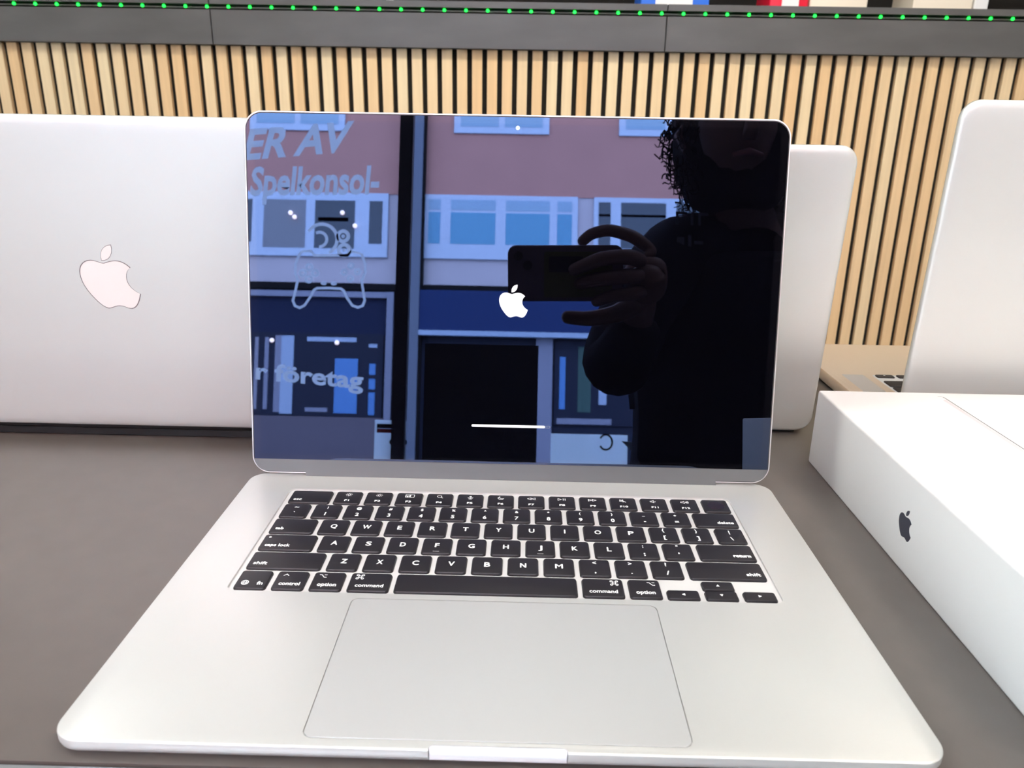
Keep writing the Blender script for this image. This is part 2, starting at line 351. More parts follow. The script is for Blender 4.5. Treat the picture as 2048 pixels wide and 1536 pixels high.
e = empty('reception_counter', (150, CY, ZF), 'counter clad in pale oak slats over black felt with a dark grey top', 'counter')
g = G(); xg = 144 + 6
k0 = int((-1500-xg)/PITCH); k1 = int((1800-xg)/PITCH)
base = W((150, CY, ZF))
for k in range(k0, k1):
    a = xg + k*PITCH; g.box((a+0.2, CY, ZF+60), (a+24.6, CY+12, 397))
sl_ = g.mk('slat_panel', SLAT, e, origin=(xg-6, CY, ZF))
G().box((xg+k0*PITCH-10, CY+12, ZF+60), (xg+k1*PITCH, CY+20, 397)).mk('felt_backing', FELT, e)
xs = [-1500, -583, 502, 1800]
for a, b_ in zip(xs, xs[1:]):
    G().box((a+1.5, CY-16, 398), (b_-1.5, CY+20, 474)).mk('fascia_panel', FASC, e)
    G().box((a+1.5, CY-20, 486), (b_-1.5, CY+500, 500)).mk('counter_top', FASC, e)
G().box((-1500, CY-4, 474), (1800, CY+20, 486)).mk('recess', FELT, e)
G().box((-1500, CY+20, ZF), (1800, CY+470, 486)).mk('carcass', WALLD, e)
# green string of lights in the recess
GLED = mat('green_light', (0, 0.2, 0), 0.4, emit=(0.01, 1.0, 0.05), estr=4.0)
WIRE = mat('light_strip_wire', (0.18, 0.17, 0.15), 0.5)
e = empty('light_strip', (-1500, CY-9, 476), 'string of small green lights along the dark counter front', 'light strip')
G().box((-1400, CY-10, 478), (1700, CY-5, 481)).mk('strip', WIRE, e)
led0 = None
x = -1054.0; n_led = 0
while x < 1360:
    if led0 is None:
        g = G().ball((x, CY-12, 481), 3.6, 10, 7); led0 = g.mk('light', GLED, e, 60, origin=(x, CY-12, 481)); lx0 = x; o = led0
    else:
        o = led0.copy(); COL.objects.link(o); o.parent = e; o.location = led0.location + Vector(((x-lx0)/1000, 0, 0))
    x += 51.45; n_led += 1
# goods standing on the counter
CREAM = mat('cream_card', (0.85, 0.76, 0.63), 0.6); BLUE = mat('blue_card', (0.03, 0.16, 0.72), 0.4); REDM = mat('red_film', (0.75, 0.01, 0.04), 0.3); PLW = mat('white_label', (0.85, 0.85, 0.85), 0.5)
def pack(name, x0, x1, h, m, label, cat, y0=CY+10, d=120, band=None):
    e = empty(name, ((x0+x1)/2, y0+d/2, 500), label, cat)
    g = G(); rbox(g, x0, y0, x1, y0+d, 4, [(1, 500), (0, 501), (0, 500+h-1), (1, 500+h)], 3); g.mk('body', m, e, 40)
    if band: G().box((band[0], y0-1.5, 502), (band[1], y0-0.1, 500+h*0.8)).mk('label', band[2], e)
    return e
pack('blue_package', 441, 604, 110, BLUE, 'blue package with a white label on the counter top', 'package', band=(476, 564, PLW))
pack('red_package', 746, 838, 90, REDM, 'red shiny package beside a cream carton on the counter', 'package', band=(775, 815, PLW))
pack('cream_carton', 842, 978, 120, CREAM, 'cream carton right beside the red package on the counter', 'box')
pack('cream_carton', 1085, 1225, 130, CREAM, 'cream carton touching a thin pale bag on the counter', 'box')
pack('pale_bag', 1229, 1262, 120, PLW, 'thin pale bag at the right of the counter goods', 'bag')
pack('white_carton', -362, -312, 60, CREAM, 'small pale carton, leftmost thing on the counter top', 'box')
pack('white_carton', -278, -246, 60, CREAM, 'narrow pale carton, second from the left on the counter', 'box')
e = empty('round_tub', (-160, CY+30, 500), 'small round pale tub on the counter above the green lights', 'tub'); g = G()
g.loft([[(-160+9*math.cos(a), CY+30+9*math.sin(a), z) for a in [2*PI*k/16 for k in range(16)]] for z in (500, 540)]); g.mk('body', PLW, e, 40)
# ================================================================ the open laptop in front
TH = math.radians(79.41)
lap = empty('laptop', (170.2, 118.8, TZ), 'open silver laptop with black keys and a dark screen showing a start-up bar', 'laptop')
g = G(); rbox(g, 0, 0, 340.4, 237.6, 11.5, [(5.0, -7.3), (3.2, -7.1), (1.6, -6.2), (0.5, -4.9), (0.05, -3.6), (0, -1.0), (0.12, -0.45), (0.45, -0.12), (0.8, 0)], 12)
base = g.mk('base', ALU, lap)
def prism_obj(ring, z0, z1): return G().prism(ring, z0, z1).mk('cutter', ALU)
WX0, WX1, WY0, WY1 = 31.2, 309.2, 100.6, 214.6
c1 = prism_obj(rr(WX0, WY0, WX1, WY1, 4.2), -1.15, 2)
c2 = prism_obj(rr(95.6, 4.6, 244.9, 96.4, 4.0), -0.9, 2)
c3 = prism_obj(rpoly([(144.6, -3, 0), (197.0, -3, 0), (197.0, 2.6, 2.0), (144.6, 2.6, 2.0)]), -6.0, 2)
c4 = prism_obj(rpoly([(35.0, 233.6, 0), (306.0, 233.6, 0), (306.0, 245, 0), (35.0, 245, 0)]), -9, 2)
cut(base, [c1, c2, c3, c4], 30)
# feet
for x, y in ((22, 22), (318, 22), (22, 215), (318, 215)):
    G().prism(arc(x, y, 6, 0, 360, 20)[:-1], TZ, -7.25).mk('foot', HINGE, lap)
# finger notch floor, window light on its slope painted in
G().loft([[(145.0, .5, -5.0), (145.0, 2.5, -5.0), (145.0, 2.5, -.25), (145.0, 1.5, -.9), (145.0, .35, -3.2)], [(196.6, .5, -5.0), (196.6, 2.5, -5.0), (196.6, 2.5, -.25), (196.6, 1.5, -.9), (196.6, .35, -3.2)]]).mk('finger_notch', LIFT, lap, 60)
g = G(); rbox(g, WX0+.05, WY0+.05, WX1-.05, WY1-.05, 4.1, [(0, -1.16), (0, -1.08)]); g.mk('keyboard_well', WELL, lap)
g = G(); rbox(g, 96.0, 5.0, 244.5, 96.0, 3.7, [(0, -0.85), (0, -0.13), (0.12, -0.03)], 8); g.mk('trackpad', PADM, lap, 30)
# ---- keys
U = 19.05; RP = 18.7
rows = [(102.0 + RP*i) for i in range(6)]
KH = 16.5; KT = 0.35
def key(x0, y0, x1, y1, name='key', r=1.9):
    g = G(); ins = 0.25
    rbox(g, x0, y0, x1, y1, r, [(0, -1.08), (0, KT-0.95), (0.3, KT-0.3), (0.5, KT-0.05), (0.75, KT)], 5)
    return g.mk(name, KEY, lap, 35, origin=((x0+x1)/2, (y0+y1)/2, KT))
ZL = KT + 0.02
def legend(k, g): o = g.mk('legend', LEG, k); return o
letters = []
def letterkey(x, row, ch, sub=None):
    y0 = rows[row]; k = key(x, y0, x+16.5, y0+KH); g = G(); cx = x+8.25; cy = y0+KH/2
    if sub:
        up = 3.2 if row == 4 else 3.4
        hs = 3.7 if row == 4 else 4.6
        put_text(g, sub, cx, cy+up-0.4, ZL, hs, sx=0.85)
        if row == 4: put_text(g, ch, cx, cy-5.4, ZL, 5.4, sx=0.85)
        else: put_text(g, ch, cx, cy-5.2, ZL, 5.2, bold=0.02, sx=1.1)
    else:
        put_text(g, ch, cx, cy-1.7, ZL, 6.0, width={'W': 4.7, 'M': 3.9, 'Q': 3.6, 'O': 3.6, 'G': 3.4, 'N': 3.2, 'I': .6, 'J': 2.2, 'L': 2.4, 'E': 2.5, 'F': 2.4, 'V': 3.4, 'A': 3.5, 'C': 3.4, 'X': 3.3}.get(ch, 3.1))
        put_text(g, ch, cx+.12, cy-1.66, ZL+.004, 6.0, width={'W': 4.7, 'M': 3.9, 'Q': 3.6, 'O': 3.6, 'G': 3.4, 'N': 3.2, 'I': .6, 'J': 2.2, 'L': 2.4, 'E': 2.5, 'F': 2.4, 'V': 3.4, 'A': 3.5, 'C': 3.4, 'X': 3.3}.get(ch, 3.1))
        if ch in 'FJ': stroke(g, [(cx-1.7, y0+2.2), (cx+1.7, y0+2.2)], 0.18, ZL)
    legend(k, g); return k
def wordkey(x0, x1, row, s, width, align, dot=False):
    y0 = rows[row]; k = key(x0, y0, x1, y0+KH); g = G()
    ax = x0+3.0 if align == 'l' else x1-2.6
    put_text(g, s, ax, y0+3.6, ZL, 3.9, width=width, align=align, bold=0.03)
    if dot: g.prism(arc(x0+3.4, y0+13.2, 0.75, 0, 360, 12)[:-1], KT, ZL)
    legend(k, g)
for i, ch in enumerate('ZXCVBNM'): letterkey(76.8+U*i-0.8, 1, ch)
for i, (ch, s) in enumerate(((',', '<'), ('.', '>'), ('/', '?'))): letterkey(76.0+U*(7+i), 1, ch, s)
for i, ch in enumerate('ASDFGHJKL'): letterkey(66.4+U*i, 2, ch)
for i, (ch, s) in enumerate(((';', ':'), ("'", '"'))): letterkey(66.4+U*(9+i), 2, ch, s)
for i, ch in enumerate('QWERTYUIOP'): letterkey(61.7+U*i, 3, ch)
for i, (ch, s) in enumerate((('[', '{'), (']', '}'))): letterkey(61.7+U*(10+i), 3, ch, s)
def sidekey(x0, x1, row, a, b_):
    y0 = rows[row]; k = key(x0, y0, x1, y0+KH); g = G(); cx = (x0+x1)/2
    put_text(g, b_, cx, y0+KH/2+2.6, ZL, 4.6, bold=0.02); put_text(g, a, cx, y0+KH/2-5.0, ZL, 5.0, bold=0.02); legend(k, g)
sidekey(290.4, 306.8, 3, '\\', '|')
sidekey(34.1, 50.4, 4, '`', '~')
for i, (ch, s) in enumerate(zip('1234567890-=', '!@#$%^&*()_+')): letterkey(52.9+U*i, 4, ch, s if s != '_' else '\u2014' if False else '_')
wordkey(281.4, 306.8, 4, 'delete', 9.6, 'r')
wordkey(34.1, 59.3, 3, 'tab', 4.8, 'l')
wordkey(34.1, 63.9, 2, 'caps lock', 13.8, 'l', True)
wordkey(276.1, 306.8, 2, 'return', 9.6, 'r')
wordkey(34.1, 73.4, 1, 'shift', 7.2, 'l')
wordkey(266.7, 306.8, 1, 'shift', 7.4, 'r')
# function row
y0 = rows[5]
k = key(34.1, y0, 59.6, y0+KH-0.4); g = G(); put_text(g, 'esc', 37.1, y0+2.9, ZL, 3.9, width=5.0, align='l', bold=0.03); legend(k, g)
def icon(g, i, cx, cy):
    s = 0.34
    if i in (0, 1):
        stroke(g, arc(cx, cy, 0.9, 0, 360, 10), s, ZL)
        for a in range(8): d = (math.cos(a*PI/4), math.sin(a*PI/4)); stroke(g, [(cx+1.5*d[0], cy+1.5*d[1]), (cx+2.1*d[0], cy+2.1*d[1])], s, ZL)
    elif i == 2:
        for x, y, w_, h_ in ((-2.6, .2, 2.6, 1.5), (-2.6, -1.7, 1.1, 1.4), (-1.1, -1.7, 1.1, 1.4), (.5, -1.7, 2.3, 3.4)):
            stroke(g, [(cx+x, cy+y), (cx+x+w_, cy+y), (cx+x+w_, cy+y+h_), (cx+x, cy+y+h_)], s, ZL, True)
    elif i == 3: stroke(g, arc(cx-.4, cy+.4, 1.4, 0, 360, 14), s, ZL); stroke(g, [(cx+.7, cy-.7), (cx+1.9, cy-1.9)], s*1.3, ZL)
    elif i == 4: stroke(g, [(cx, cy+1.6), (cx, cy-.2)], 1.3, ZL); stroke(g, arc(cx, cy, 1.5, 180, 360, 8), s, ZL); stroke(g, [(cx, cy-1.5), (cx, cy-2.3)], s, ZL); stroke(g, [(cx-1, cy-2.3), (cx+1, cy-2.3)], s, ZL)
    elif i == 5: stroke(g, arc(cx, cy, 1.8, 110, 340, 12), s, ZL); stroke(g, arc(cx+1, cy+1, 1.9, 150, 300, 10), s, ZL)
    elif i in (6, 8):
        d = -1 if i == 6 else 1
        for o2 in (-1.3, 1.3): stroke(g, [(cx+o2-1.1*d, cy+1.3), (cx+o2+1.1*d, cy), (cx+o2-1.1*d, cy-1.3)], s, ZL, True)
    elif i == 7:
        stroke(g, [(cx-2.4, cy+1.3), (cx-.2, cy), (cx-2.4, cy-1.3)], s, ZL, True)
        for o2 in (.9, 2.1): stroke(g, [(cx+o2, cy+1.3), (cx+o2, cy-1.3)], s*1.4, ZL)
    else:
        stroke(g, [(cx-1.9, cy+.6), (cx-.9, cy+.6), (cx+.2, cy+1.6), (cx+.2, cy-1.6), (cx-.9, cy-.6), (cx-1.9, cy-.6)], s, ZL, True)
        if i == 9: stroke(g, [(cx-2, cy+1.8), (cx+1.8, cy-1.8)], s, ZL)
        for n_ in range({9: 0, 10: 1, 11: 3}[i]): stroke(g, arc(cx+.2, cy, 1.0+.75*n_, -40, 40, 5), s, ZL)
for i in range(12):
    x = 62.1+U*i - 0.3; k = key(x, y0, x+16.5, y0+KH-0.4); g = G(); cx = x+8.25
    icon(g, i, cx, y0+11.6); put_text(g, 'F%d' % (i+1), cx, y0+3.0, ZL, 3.0, bold=0.04, sx=1.3 if i < 9 else 1.15); legend(k, g)
k = key(290.6, y0, 306.8, y0+KH-0.4, 'power_key'); G().prism(arc(298.8, y0+8.1, 5.2, 0, 360, 28)[:-1], KT-.1, KT+.015).mk('fingerprint_sensor', TID, k)
# bottom row
y0 = rows[0]
k = key(34.1, y0, 50.4, y0+KH); g = G(); put_text(g, 'fn', 46.6, y0+3.4, ZL, 4.0, width=2.9, align='c', bold=0.03)
for a in ((1, 1), (.45, 1)): stroke(g, arc(38.9, y0+5.0, 1.75*a[0], 0, 360, 16, 1.95), .3, ZL)
stroke(g, [(37.1, y0+5.0), (40.7, y0+5.0)], .3, ZL); stroke(g, [(37.5, y0+6.1), (40.3, y0+6.1)], .25, ZL); stroke(g, [(37.5, y0+3.9), (40.3, y0+3.9)], .25, ZL); legend(k, g)
def optsym(g, cx, cy): stroke(g, [(cx-2, cy+1.1), (cx-.8, cy+1.1), (cx+.7, cy-1.2), (cx+2, cy-1.2)], .42, ZL); stroke(g, [(cx+.5, cy+1.1), (cx+2, cy+1.1)], .42, ZL)
def cmdsym(g, cx, cy):
    stroke(g, [(cx-.75, cy-.85), (cx+.75, cy-.85), (cx+.75, cy+.85), (cx-.75, cy+.85)], .38, ZL, True)
    for a, b_ in ((-1, -1), (1, -1), (1, 1), (-1, 1)): stroke(g, arc(cx+a*1.35, cy+b_*1.5, .62, 0, 360, 10), .36, ZL)
def modkey(x0, x1, s, width, sym, sx_):
    k = key(x0, y0, x1, y0+KH); g = G(); put_text(g, s, (x0+x1)/2 + (0.3 if sx_ < 0 else 0), y0+3.6, ZL, 4.1, width=width, bold=0.035)
    cx = x0+(4.9 if sx_ < 0 else 0) if sx_ < 0 else x1-4.6
    sym(g, cx, y0+12.6); legend(k, g)
modkey(53.0, 69.3, 'control', 10.6, lambda g, cx, cy: stroke(g, [(cx-1.4, cy-.6), (cx, cy+.9), (cx+1.4, cy-.6)], .42, ZL), -1)
modkey(71.9, 88.3, 'option', 9.6, optsym, -1)
modkey(91.0, 112.2, 'command', 14.2, cmdsym, -1)
key(114.6, y0, 207.2, y0+KH, 'space_bar')
modkey(209.6, 230.8, 'command', 14.2, cmdsym, 1)
modkey(233.2, 249.6, 'option', 9.6, optsym, 1)
def arrow(x0, x1, ya, yb, d):
    k = key(x0, ya, x1, yb, 'arrow_key', 1.6); cx = (x0+x1)/2; cy = (ya+yb)/2; g = G()
    pts = {'l': [(-.9, 0), (.8, 1.0), (.8, -1.0)], 'r': [(.9, 0), (-.8, -1.0), (-.8, 1.0)], 'u': [(0, 1.0), (-.9, -.8), (.9, -.8)], 'd': [(0, -1.0), (.9, .8), (-.9, .8)]}[d]
    g.add([(cx+a, cy+b_, ZL) for a, b_ in pts], [(0, 1, 2)]); legend(k, g)
arrow(251.9, 268.3, y0, y0+7.9, 'l'); arrow(271.0, 287.4, y0, y0+7.9, 'd'); arrow(271.0, 287.4, y0+8.6, y0+KH, 'u'); arrow(290.2, 306.6, y0, y0+7.9, 'r')
# ---- lid
LT = plane_T((0, 234.6, 2.0), (1, 0, 0), (0, math.cos(TH), math.sin(TH)), (0, -math.sin(TH), math.cos(TH)))
H = 230.4
g = G(T=LT); rbox(g, 0, -0.6, 340.4, H, 11.5, [(2.6, -4.0), (1.0, -3.7), (0.25, -3.1), (0, -2.2), (0, -0.55), (0.1, -0.2), (0.3, -0.03), (0.5, 0)], 12)
lid = g.mk('lid', RIM, lap, 30)
lid['label'] = 'silver lid with the dark screen'
g = G(T=LT); g.prism(rr(0.95, 0.2, 339.45, H-0.95, 10.6, 12), -0.1, 0.06); g.mk('gasket', GASK, lid)
g = G(T=LT); g.prism(rpoly([(1.6, 8.9, .15), (338.8, 8.9, .15), (338.8, H-1.6, 10.0), (1.6, H-1.6, 10.0)], 12), -0.05, 0.14); g.mk('screen', BEZ, lid, 0)
g = G(T=LT); g.prism(rpoly([(6.2, 12.2, .15), (334.2, 12.2, .15), (334.2, H-5.6, 6.0), (6.2, H-5.6, 6.0)], 8), 0.10, 0.15); g.mk('display', GLASS, lid, 0)
g = G(T=LT); g.prism(rpoly([(1.6, 0.6, 8.5), (35.2, 0.6, 0), (35.2, -3.4, 0), (305.6, -3.4, 0), (305.6, 0.6, 0), (338.8, 0.6, 8.5), (338.8, 8.85, .1), (1.6, 8.85, .1)], 8), -0.5, 0.12); g.mk('chin', CHIN, lid, 0)
g = G(); g.tube([(35.6, 236.3, -2.2), (305.4, 236.3, -2.2)], 1.9, 20); g.mk('hinge', HINGE, lid, 40)
g = G(T=LT); put_emblem(g, 170.4, 115.6, 18.6, 0.152, 0.156); g.mk('apple_logo', WHITE_E, lid)
g = G(T=LT); g.prism(rr(144.6, 33.3, 192.6, 34.9, .75, 5), 0.151, 0.156); g.mk('progress_bar', WHITE_E, lid)
g = G(T=LT); stroke(g, rpoly([(192.4, 33.5, 0), (195.9, 33.5, .6), (195.9, 34.7, .6), (192.4, 34.7, 0)], 5), .22, 0.155, True); g.mk('progress_outline', DIM_E, lid)
g = G(T=LT); g.prism(arc(171.0, H-8.0, 1.35, 0, 360, 20)[:-1], 0.15, 0.165); g.mk('webcam', LENSD, lid)
# ================================================================ older laptops seen from behind
def back_laptop(x0, y0, Wd, D_, base_h, lean, lid_h, r, label, nm='laptop', logo=None, keys=False, d0=3.8):
    e = empty(nm, (x0+Wd/2, y0+D_/2, TZ), label, 'laptop')
    zt = TZ+base_h
    g = G(); rbox(g, x0, y0+6, x0+Wd, y0+D_, r, [(5, TZ+1.2), (1.5, TZ+2.2), (0, TZ+5), (0, zt-1.2), (0.4, zt-.3), (1, zt)], 10)
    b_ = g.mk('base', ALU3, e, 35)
    for fx, fy in ((x0+25, y0+25), (x0+Wd-25, y0+25), (x0+25, y0+D_-25), (x0+Wd-25, y0+D_-25)):
        G().prism(arc(fx, fy, 6, 0, 360, 16)[:-1], TZ, TZ+1.3).mk('foot', HINGE, e)
    t = math.radians(lean)
    T = plane_T((x0, y0, TZ), (1, 0, 0), (0, -math.sin(t), math.cos(t)), (0, -math.cos(t), -math.sin(t)))   # n points to the photographer
    g = G(T=T); rbox(g, 0, d0, Wd, lid_h, r, [(0.6, -3.0), (0, -2.4), (0, -0.6), (0.35, 0.35), (1.5, 1.15), (4.0, 1.75), (9, 2.05), (16, 2.1)] if r > 16.2 else
                         [(0.6, -3.0), (0, -2.4), (0, -0.9), (0.3, 0.1), (1.2, 1.0), (2.8, 1.55), (5.5, 1.9), (r-1.0, 2.05)], 12)
    lid = g.mk('lid', ALU2, e, 50)
    g = G(T=T); g.prism(rr(1.5, d0+2, Wd-1.5, lid_h-1.5, r-1.5), -3.4, -2.9); g.mk('screen', BEZ, lid)
    g = G(); g.tube([(x0+30, y0+3.5, zt-3), (x0+Wd-30, y0+3.5, zt-3)], 5.2, 16); g.box((x0+12, y0+1.5, TZ+1.0), (x0+Wd-12, y0+8, zt-1.5)); g.mk('hinge', HINGE, e, 40)
    if logo:
        g = G(T=T); put_emblem(g, logo[0]-x0, logo[1], logo[2], 1.9, 2.16, 0.03); g.mk('logo_gap', LOGOG, lid)
        g = G(T=T); put_emblem(g, logo[0]-x0, logo[1], logo[2], 1.9, 2.25); g.mk('apple_logo', LOGOW, lid)
    # keyboard side away from the photographer: seen from behind, the user's right is our left
    kx0, kx1 = x0+40, x0+Wd-40; ky1 = y0+D_-110; ky0 = y0+24
    g = G(); rbox(g, kx0, ky0, kx1, ky1, 3, [(0, zt-.02), (0, zt+.03)]); g.mk('keyboard_well', WELL, e)
    if keys:
        proto = {}
        y = ky1-1.6; rowd = [[(16, 8)]*3+[(16, 16), (20, 16), (92, 16), (20, 16), (16, 16), (16, 16), (16, 16)],
                             [(39, 16)]+[(16, 16)]*10+[(39, 16)], [(29, 16)]+[(16, 16)]*11+[(29, 16)], [(16, 16)]+[(16, 16)]*12+[(24, 16)], [(24, 16)]+[(16, 16)]*12+[(16, 16)], [(17, 8)]*14]
        for row in rowd:
            x = kx0+2.0
            hmax = max(h_ for _, h_ in row)
            tot = sum(w_ for w_, _ in row); gap = (kx1-kx0-4-tot)/(len(row)-1)
            for w_, h_ in row:
                c = (x+w_/2, y-h_/2, zt)
                if (w_, h_) not in proto:
                    g = G(); rbox(g, x, y-h_, x+w_, y, 1.6, [(0, zt), (0, zt+.8), (.4, zt+1.1)], 4); o = g.mk('key', KEY, e, 35, origin=c); proto[(w_, h_)] = o
                    gg = G()
                    gg.prism(arc(c[0], c[1]+1.5, .9, 0, 360, 8)[:-1], zt+1.1, zt+1.13); gg.mk('legend', LEG, o)
                else:
                    o = proto[(w_, h_)].copy(); COL.objects.link(o); o.parent = e; o.location = W(c)-wloc(e)
                    for ch in proto[(w_, h_)].children:
                        q = ch.copy(); COL.objects.link(q); q.parent = o
                x += w_+gap
            y -= hmax+2.6
        for sx_ in (x0+12, x0+Wd-12-20):
            g = G(); rbox(g, sx_, ky0, sx_+20, ky1, 1, [(0, zt-.02), (0, zt+.02)]); g.mk('speaker_grille', mat('speaker_mesh', (0.62, 0.58, 0.55), 0.6, 0.4), e)
    else:
        g = G(); rbox(g, kx0+1.5, ky0+1.5, kx1-1.5, ky1-1.5, 2, [(0, zt), (0, zt+.8)]); g.mk('keyboard', KEY, e)
    g = G(); rbox(g, x0+Wd/2-52, ky1+8, x0+Wd/2+52, ky1+84, 2, [(0, zt), (0, zt+.05)]); g.mk('trackpad', PADM, e)
    return e
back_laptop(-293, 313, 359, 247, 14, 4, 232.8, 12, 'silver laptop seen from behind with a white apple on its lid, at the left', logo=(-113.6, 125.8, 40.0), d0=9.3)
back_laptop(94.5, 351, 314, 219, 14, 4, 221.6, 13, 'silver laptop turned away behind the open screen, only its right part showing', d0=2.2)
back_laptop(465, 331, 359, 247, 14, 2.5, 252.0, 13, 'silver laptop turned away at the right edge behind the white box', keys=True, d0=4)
# ================================================================ white box
BX0, BX1, BY0, BY1, BH = 388.4, 783, 4, 296, 55
bx = empty('product_box', ((BX0+BX1)/2, (BY0+BY1)/2, TZ), 'large flat white cardboard box with a dark apple on its side', 'box')
g = G(); rbox(g, BX0, BY0, BX1, BY1, 1.6, [(1.2, TZ), (0.3, TZ+.4), (0, TZ+1.4), (0, TZ+BH-1.4), (0.4, TZ+BH-.4), (1.4, TZ+BH)], 5); g.mk('carton', CARD, bx, 50)
SD = plane_T((BX0, 0, 0), (0, -1, 0), (0, 0, 1), (-1, 0, 0))
g = G(T=SD); put_emblem(g, -151.3, 18.8, 15.2, 0.02, 0.1); g.mk('apple_logo', LOGOD, bx)
zt = TZ+BH
g = G(); stroke(g, [(471.6, 286.0), (472.0, 283.5), (472.4, 22)], 0.8, zt+.06); stroke(g, [(468.4, 287.0), (471.6, 286.3)], 0.4, zt+.06); g.mk('printed_outline', PRINT1, bx)
g = G(); g.add([(468.2, 279, zt+.04), (468.4, 22, zt+.04), (471.4, 22, zt+.04), (471.2, 281, zt+.04)], [(0, 1, 2, 3)]); g.mk('printed_edge', PRINT2, bx)
# ================================================================ phone that takes the picture
rt = Vector(CR[0]); up = -Vector(CR[1]); fw = Vector(CR[2])
PH = mat('phone_case', (0.16, 0.11, 0.13), 0.45); PHY = mat('olive_card', (0.16, 0.15, 0.03), 0.5)
pc = Vector(CAM_C) + rt*53 + up*5 - fw*9.5
PT = plane_T(tuple(pc), tuple(rt), tuple(up), tuple(fw))
ph = empty('phone', tuple(pc), 'dark phone held sideways, mirrored in the open laptop screen', 'phone')
g = G(T=PT); rbox(g, -73.4, -35.7, 73.4, 35.7, 11, [(1.5, -4), (0.3, -3.4), (0, -2.5), (0, 2.5), (0.3, 3.4), (1.5, 4)], 8); g.mk('case', PH, ph, 40)
for a, b_ in ((-60, 23), (-48, 11)):
    g = G(T=PT); g.prism([(a+x, b_+y) for x, y in arc(0, 0, 6, 0, 360, 20)[:-1]], 4, 5.5); g.mk('lens', HINGE, ph, 40)
g = G(T=PT); g.prism(rr(-27, -30, 60, 28, 3), 4, 4.6); g.mk('card_sleeve', PHY, ph)
g = G(T=PT); g.prism(rr(-21, 2, 22, 22, 2), 4.6, 4.8); g.mk('card', HINGE, ph)
# ================================================================ the person holding it
SKIN = mat('skin', (0.20, 0.095, 0.07), 0.5); JACK = mat('black_jacket', (0.010, 0.010, 0.014), 0.9, spec=0.1); HAIR = mat('black_curly_hair', (0.010, 0.007, 0.006), 0.7, spec=0.15)
TROU = mat('dark_trousers', (0.012, 0.013, 0.02), 0.8); SHOE = mat('dark_shoe', (0.02, 0.02, 0.02), 0.5); PRN = mat('faded_chest_print', (0.10, 0.10, 0.12), 0.8); EYE = mat('eye_white', (0.5, 0.5, 0.5), 0.3); LIPS = mat('lips', (0.28, 0.09, 0.08), 0.5)
def skin(name, chains, m, parent, sub=2):
    """chains: lists of (x,y,z,rx[,ry]); first vertex of a chain may be an int (index of an existing vertex)"""
    V = []; E = []; Rd = []
    for ch in chains:
        prev = None
        for p in ch:
            if isinstance(p, int): prev = p; continue
            V.append(W(p[:3])); Rd.append((p[3]/1000, (p[4] if len(p) > 4 else p[3])/1000)); k = len(V)-1
            if prev is not None: E.append((prev, k))
            prev = k
    base = wloc(parent)
    me = bpy.data.meshes.new(name); me.from_pydata([v-base for v in V], E, []); o = bpy.data.objects.new(name, me); COL.objects.link(o)
    o.modifiers.new('s', 'SKIN'); o.modifiers['s'].use_smooth_shade = True
    sv = me.skin_vertices[0].data
    for i, r_ in enumerate(Rd): sv[i].radius = r_
    sv[0].use_root = True
    md = o.modifiers.new('u', 'SUBSURF'); md.levels = sub; md.render_levels = sub
    bpy.context.view_layer.update(); m2 = bake(o); o.modifiers.clear(); o.data = m2; m2.materials.clear(); m2.materials.append(m)
    for p in m2.polygons: p.use_smooth = True
    o.parent = parent; return o
per = empty('person', (560, -850, ZF), 'person in a black jacket with dark curly hair leaning in to take the photo', 'person')
PX = 330
hx, hy, hz = 505, -455, 478
body = skin('body', [
    [(590, -860, 60, 120, 90), (580, -760, 190, 120, 85), (570, -640, 310, 120, 80), (560, -560, 365, 60), (535, -520, 395, 48), (515, -490, 430, 55), (hx, hy-5, hz-10, 70, 78), (hx, hy, hz+45, 76, 84), (hx, hy-5, hz+95, 55, 60)],
    [2, (445, -545, 330, 42), (350, -432, 215, 34), (308, -355, 108, 32), (325, -318, 150, 25), (334, -285, 192, 22, 20), (336, -266, 214, 24, 16)],
    [2, (735, -560, 330, 45), (770, -480, 170, 38), (760, -420, 40, 32), (700, -330, 30, 24), (660, -290, 32, 20)],
    [0, (520, -850, 20, 85), (500, -830, -330, 60), (495, -870, ZF+90, 40), (490, -870, ZF+45, 36, 30)],
    [0, (680, -850, 20, 85), (700, -830, -330, 60), (705, -870, ZF+90, 40), (710, -870, ZF+45, 36, 30)],
], SKIN, per)
# hand: fingers closing round the phone, each its own chain joined into the body's palm
hand = skin('hand', [[(338, -272, 196, 26, 18), (336, -252, 216, 34, 18), (334, -244, 238, 34, 16), (334, -250, 256, 24, 13)], [1, (332, -236, 226, 24, 18), (331, -232, 244, 19, 15)]], SKIN, per)
def fy(z): return -216 + .33*(z-221)
for nm, ch in (('finger', [(332, -250, 252, 10), (346, -256, 264, 9.5), (318, -254, 284, 9), (286, -250, 291, 8.5), (262, -246, 284, 8), (247, -238, 268, 7.5)]),
               ('finger', [(330, -236, 246, 10), (308, fy(247), 247, 11), (272, fy(244), 244, 10), (232, fy(226), 227, 8)]),
               ('finger', [(334, -238, 228, 10), (308, fy(224), 224, 11), (272, fy(220), 220, 10), (239, fy(212), 212, 8)]),
               ('finger', [(334, -244, 212, 9.5), (312, fy(203), 203, 10.5), (288, fy(200), 200, 9), (262, fy(190), 190, 7.2)]),
               ('thumb', [(334, -266, 204, 19), (300, -270, 183, 13), (262, -270, 176, 11), (226, -264, 178, 9.5)])):
    skin(nm, [ch], SKIN, hand)
